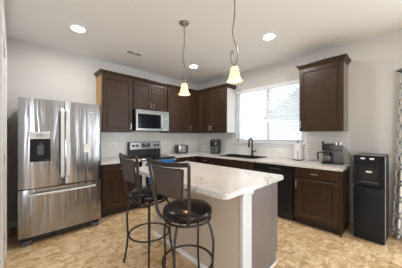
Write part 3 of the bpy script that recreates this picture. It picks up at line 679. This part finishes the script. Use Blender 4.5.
# outlets
def outlet(loc, rz, label, double=False):
    hh = .04 if double else .058
    t = thing('wall_outlet', label, 'outlet', loc, rz, 'white wall outlets')
    w = .06 if double else .036
    mb = MB(); mb.box(-w, w, -.006, -.0005, -hh, hh, .003); mb.build('plate', M['white'], t)
    for cx in ((-.024, .024) if double else (0,)):
        mb = MB(); mb.box(cx-.016, cx+.016, -.0085, -.0055, -hh*.6, hh*.6, .002); mb.build('socket', M['canwhite'], t)
outlet((-2.29, -.0085, 1.165), 0, 'white outlet on the tile above the counter beside the fridge')
outlet((-.40, -.0085, 1.17), 0, 'white outlet on the tile above the toaster near the corner')
outlet((-.0085, -2.33, 1.065), -PI/2, 'wide white double outlet below the window right of the sink', True)

# ------------------------------------------------------------------ water cooler
t = thing('water_cooler', 'tall black freestanding water cooler against the right wall', 'water cooler', (-.283, -3.677, 0), math.radians(-93.7))
cw, cd, chh = .158, .165, 1.105
mb = MB(); mb.box(-cw, cw, -cd+.03, cd, .01, chh, .02, 3); mb.build('body', M['navyblk'], t, True)
mb = MB()
mb.box(-cw+.004, cw-.004, -cd-.012, -cd+.03, .008, .69, .008, 2); mb.build('cabinet_door', M['navyblk'], t, True)
mb = MB(); zc0, zc1 = .70, chh
mb.box(-cw+.004, -cw+.04, -cd-.012, -cd+.035, zc0, zc1-.01, .006).box(cw-.04, cw-.004, -cd-.012, -cd+.035, zc0, zc1-.01, .006).box(-cw+.035, cw-.035, -cd-.012, -cd+.035, zc1-.115, zc1-.01, .006).box(-cw+.035, cw-.035, -cd-.012, -cd+.035, zc0, zc0+.045, .006)
mb.build('front_panel', M['navyblk'], t)
mb = MB(); mb.box(-cw+.04, cw-.04, -cd+.022, -cd+.032, zc0+.04, zc1-.11); mb.build('alcove', M['black'], t)
for bx in (-.055, .035):
    mb = MB(); mb.box(bx-.022, bx+.022, -cd-.022, -cd-.010, zc1-.062, zc1-.040, .004); mb.build('button', M['white'], t)['label'] = 'white push button'
for bx in (-.03, .03):
    mb = MB(); mb.cyl((bx, -cd+.0, zc1-.13), .010, .04); mb.build('spigot', M['black'], t, True)
mb = MB(); mb.box(-.03, .03, -cd+.0195, -cd+.0225, zc0+.17, zc0+.195, .001); mb.build('badge', M['white'], t)
mb = MB(); mb.box(-.09, .09, -cd-.004, -cd+.025, zc0+.042, zc0+.055, .003); mb.build('drip_tray', M['grey'], t)
mb = MB(); mb.box(cw-.004, cw+.002, -cd-.008, -cd-.002, .03, chh-.02, .003).box(-cw-.002, -cw+.004, -cd-.008, -cd-.002, .03, chh-.02, .003).box(-cw+.006, cw-.006, -cd-.004, -cd+.012, chh-.012, chh+.001, .003); mb.build('side_trim', M['nickel'], t)['label'] = 'silver edge trim'
mb = MB(); mb.box(-.035, .035, -cd-.016, -cd-.010, .635, .647, .002); mb.build('door_pull', M['black'], t)
mb = MB(); mb.box(-cw+.02, cw-.02, -cd+.05, cd-.02, 0, .012); mb.build('base', M['black'], t)

# ------------------------------------------------------------------ curtain and rod
t = thing('curtain_rod', 'dark curtain rod with an open cage finial at the right edge', 'curtain rod', (-.10, -4.0, 2.195))
mb = MB(); mb.tube([(0, -2.2, 0), (0, 0, 0)], .011, 10); mb.build('rod', M['iron'], t, True)
mb = MB()
for k in range(6):
    q = 2*PI*k/6
    mb.tube([(0, .0, 0), (.028*math.cos(q), .035, .028*math.sin(q)), (0, .085, 0)], .0035, 5, smooth=2)
mb.sphere((0, .088, 0), .008).sphere((0, 0, 0), .014); mb.build('finial', M['iron'], t, True)
mb = MB(); mb.tube([(0, -.06, 0), (.05, -.06, 0), (.098, -.06, 0)], .008, 8).cyl((.096, -.06, 0), .025, .006, 'x'); mb.build('bracket', M['iron'], t, True)
mb = MB(); uvl = mb.bm.loops.layers.uv.new('UVMap'); n, mz = 60, 24; g = []; z0, z1 = 0.015, 2.215; Lw = 0.62
for j in range(mz+1):
    s = j/mz; z = z0+(z1-z0)*s; row = []
    lead = -3.870-.075*min(1, s*1.15); amp = .042-.012*s
    for i in range(n+1):
        q = i/n; y = lead-q*(.40-.06*s)
        x = -.10+amp*math.sin(q*2*PI*4.5+.6)
        row.append((mb.bm.verts.new((x, y, z)), q*Lw*1.6, z))
    g.append(row)
for a, b in zip(g, g[1:]):
    for i in range(n):
        c4 = [a[i], a[i+1], b[i+1], b[i]]; fc = mb.bm.faces.new([v[0] for v in c4])
        for lp, v in zip(fc.loops, c4): lp[uvl].uv = (v[1], v[2])
o = mb.build('curtain', M['trellis'], None, True, 80); sd = o.modifiers.new('thick', 'SOLIDIFY'); sd.thickness = .003
tag(o, 'white curtain with a grey trellis pattern at the right edge', 'curtain')

# ------------------------------------------------------------------ bar stools
def stool(label, loc, face, legrot):
    t = thing('bar_stool', label, 'bar stool', loc, math.radians(face), 'bar stools at the island')
    mb = MB(); mb.lathe([(0, .678), (.17, .678), (.200, .685), (.209, .708), (.206, .735), (.185, .753), (.12, .762), (0, .765)], n=36, close=False); mb.build('seat', M['leather'], t, True, 60)
    mb = MB(); mb.tube([(.192*math.cos(2*PI*k/40), .192*math.sin(2*PI*k/40), .660) for k in range(40)], .010, 8, closed=True)
    mb.cyl((0, 0, .665), .12, .024, n=24)
    for k in range(8):
        q = 2*PI*(k+.5)/8; mb.tube([(.19*math.cos(q), .19*math.sin(q), .652), (.165*math.cos(q), .165*math.sin(q), .678)], .006, 6)
    mb.build('swivel_plate', M['iron'], t, True)
    for k in range(4):
        q = math.radians(legrot-face+90*k); c, s = math.cos(q), math.sin(q)
        prof = [(.17, .650), (.195, .634), (.222, .55), (.232, .48), (.226, .38), (.221, .30), (.228, .18), (.258, .012)]
        mb = MB(); mb.tube([(r*c, r*s, z) for r, z in prof], .0105, 8, smooth=2); lg = mb.build('leg', M['iron'], t, True)
        mb = MB(); mb.cyl((.260*c, .260*s, .007), .014, .014, n=12); mb.build('glide', M['black'], lg, True)
    mb = MB(); mb.tube([(.211*math.cos(2*PI*k/44), .211*math.sin(2*PI*k/44), .295) for k in range(44)], .0095, 8, closed=True); mb.build('foot_ring', M['iron'], t, True)
    # back: outer frame flares towards the top, inner frame holds the padded panel
    def bx(z): return -.172-.065*(z-.64)/.50
    def hw_(z): return .164+.052*(z-.64)/.50
    def curve(y, z): return bx(z)-.022*(1-(y/.22)**2)*(1 if z > .8 else .3)
    mb = MB()
    for sg in (-1, 1):
        pts = [(-.11, sg*.10, .668), (-.158, sg*.140, .672), (-.176, sg*.160, .70)]+[(bx(z), sg*hw_(z), z) for z in (.74, .80, .90, 1.0, 1.08, 1.145)]
        mb.tube(pts, .01, 4, rect=(.011, .011))
        mb.tube([(curve(sg*.17, .965), sg*.17, .965), (bx(.965), sg*hw_(.965), .965)], .007, 6)
        mb.tube([(curve(sg*.13, .888), sg*.13, .888), (bx(.84), sg*hw_(.84), .84)], .007, 6)
    m_ = 14; yt = hw_(1.145)
    mb.tube([(curve(-yt+2*yt*i/m_, 1.145), -yt+2*yt*i/m_, 1.145-.012*math.sin(PI*i/m_)) for i in range(m_+1)], .01, 4, rect=(.016, .010))
    mb.build('back_frame', M['iron'], t, True, 40)
    zb, zt, yb, yt2 = .888, 1.108, .135, .165
    mb = MB()
    bot = [(curve(-yb+2*yb*i/m_, zb)+.002, -yb+2*yb*i/m_, zb) for i in range(m_+1)]; top = [(curve(-yt2+2*yt2*i/m_, zt)+.002, -yt2+2*yt2*i/m_, zt-.006*math.sin(PI*i/m_)) for i in range(m_+1)]
    loop = bot+top[::-1]
    mb.tube(loop, .008, 6, closed=True); mb.build('inner_frame', M['iron'], t, True)
    mb = MB(); K = 8; g1, g2 = [], []
    for j in range(K+1):
        s = j/K; r1, r2 = [], []
        for i in range(m_+1):
            a, b = Vector(bot[i]), Vector(top[i]); p = a*(1-s)+b*s; e = min(1, 6*min(s, 1-s, i/m_, 1-i/m_)); th = .006+.010*math.sqrt(max(0, e))
            r1.append(mb.bm.verts.new((p.x-th, p.y*.965, p.z*1))); r2.append(mb.bm.verts.new((p.x+th+.004, p.y*.965, p.z)))
        g1.append(r1); g2.append(r2)
    for j in range(K):
        for i in range(m_):
            mb.bm.faces.new((g1[j][i], g1[j][i+1], g1[j+1][i+1], g1[j+1][i])); mb.bm.faces.new((g2[j][i], g2[j+1][i], g2[j+1][i+1], g2[j][i+1]))
    for j in range(K):
        mb.bm.faces.new((g1[j][0], g1[j+1][0], g2[j+1][0], g2[j][0])); mb.bm.faces.new((g1[j][m_], g2[j][m_], g2[j+1][m_], g1[j+1][m_]))
    for i in range(m_):
        mb.bm.faces.new((g1[0][i], g2[0][i], g2[0][i+1], g1[0][i+1])); mb.bm.faces.new((g1[K][i], g1[K][i+1], g2[K][i+1], g2[K][i]))
    mb.build('backrest', M['vinyl'], t, True, 60)
    return t
stool('dark metal swivel bar stool at the island end nearer the fridge and range', (-2.645, -2.04, 0), -2, 60)
stool('dark metal swivel bar stool in front, nearest the white island post', (-2.65, -2.70, 0), 9, 24)

# ------------------------------------------------------------------ ceiling
def can(loc, label):
    t = thing('recessed_light', label, 'ceiling light', (loc[0], loc[1], CH), 0, 'recessed ceiling lights')
    mb = MB(); mb.lathe([(.098, -.0005), (.098, -.006), (.088, -.010), (.072, -.006), (.068, -.0005)], n=32, close=False); mb.build('trim_ring', M['canwhite'], t, True)
    mb = MB(); mb.lathe([(.068, -.0005), (.066, -.004), (0, -.006)], n=28, close=False); mb.build('lens', M['led'], t, True)
can((-3.10, -.96), 'recessed ceiling light above the refrigerator')
can((-1.05, -.98), 'recessed ceiling light near the room corner behind the far pendant')
can((-1.06, -2.63), 'recessed ceiling light in front of the window right of the near pendant')
vt = t = thing('ceiling_vent', 'grey rectangular air vent in the ceiling above the range side', 'vent', (-2.215, -.745, CH))
mb = MB(); mb.box(-.17, .17, -.075, -.060, -.008, -.0005, .002).box(-.17, .17, .060, .075, -.008, -.0005, .002).box(-.17, -.15, -.06, .06, -.008, -.0005, .002).box(.15, .17, -.06, .06, -.008, -.0005, .002).box(-.006, .006, -.06, .06, -.008, -.0005); mb.build('frame', M['ceil'], t)
mb = MB(); mb.box(-.15, .15, -.06, .06, -.0025, -.0005)
for k in range(8): mb.box(-.15, .15, -.056+.0148*k, -.050+.0148*k, -.007, -.002)
mb.build('louvres', M['ventgrey'], t); vt.scale = (.80, .85, 1)

def pendant(loc, label):
    t = thing('pendant_lamp', label, 'pendant lamp', (loc[0], loc[1], 0), 0, 'pendant lamps over the island')
    t.rotation_euler = (0, 0, math.radians(46.08-90))          # the wire's curl lies across the room's diagonal
    mb = MB(); mb.lathe([(.062, CH-.0005), (.062, CH-.010), (.050, CH-.022), (.018, CH-.030), (.010, CH-.040), (0, CH-.040)], n=28, close=False); mb.build('canopy', M['pendmetal'], t, True)
    mb = MB(); mb.tube([(0, 0, CH-.038), (0, 0, 2.50)], .007, 8).cyl((0, 0, 2.50), .009, .02)
    mb.build('stem', M['pendmetal'], t, True)
    mb = MB(); mb.tube([(0, 0, 2.50), (-.010, 0, 2.42), (-.022, 0, 2.34), (-.006, 0, 2.26), (.022, 0, 2.20), (.034, 0, 2.12), (.022, 0, 2.06), (.0, 0, 2.028)], .0075, 8, smooth=3); mb.build('curved_rod', M['pendmetal'], t, True)
    mb = MB(); mb.tube([(.0, 0, 2.02), (-.030, 0, 2.045), (-.040, 0, 2.10), (-.034, 0, 2.15), (-.020, 0, 2.165), (-.010, 0, 2.15), (-.018, 0, 2.135)], .0062, 8, smooth=3); mb.build('scroll', M['pendmetal'], t, True)
    mb = MB(); mb.lathe([(.008, 2.035), (.020, 2.020), (.024, 2.002), (0, 2.002)], n=20, close=False); mb.build('cap', M['pendmetal'], t, True)
    mb = MB(); outer = [(.028, 2.006), (.038, 1.992), (.043, 1.96), (.050, 1.92), (.062, 1.888), (.077, 1.868)]
    mb.lathe(outer+[(r-.004, z) for r, z in reversed(outer)]+[outer[0]], n=32, close=False); sh = mb.build('shade', M['frost'], t, True, 60); sh['label'] = 'frosted bell glass shade'
    mb = MB(); mb.sphere((0, 0, 1.935), .022, (1, 1, 1.3)); mb.build('bulb', M['bulb'], t, True)
pendant((-2.16, -2.05), 'bell shaded pendant lamp hanging farther back, nearer the range')
pendant((-2.19, -2.85), 'bell shaded pendant lamp hanging nearer, in front of the window')
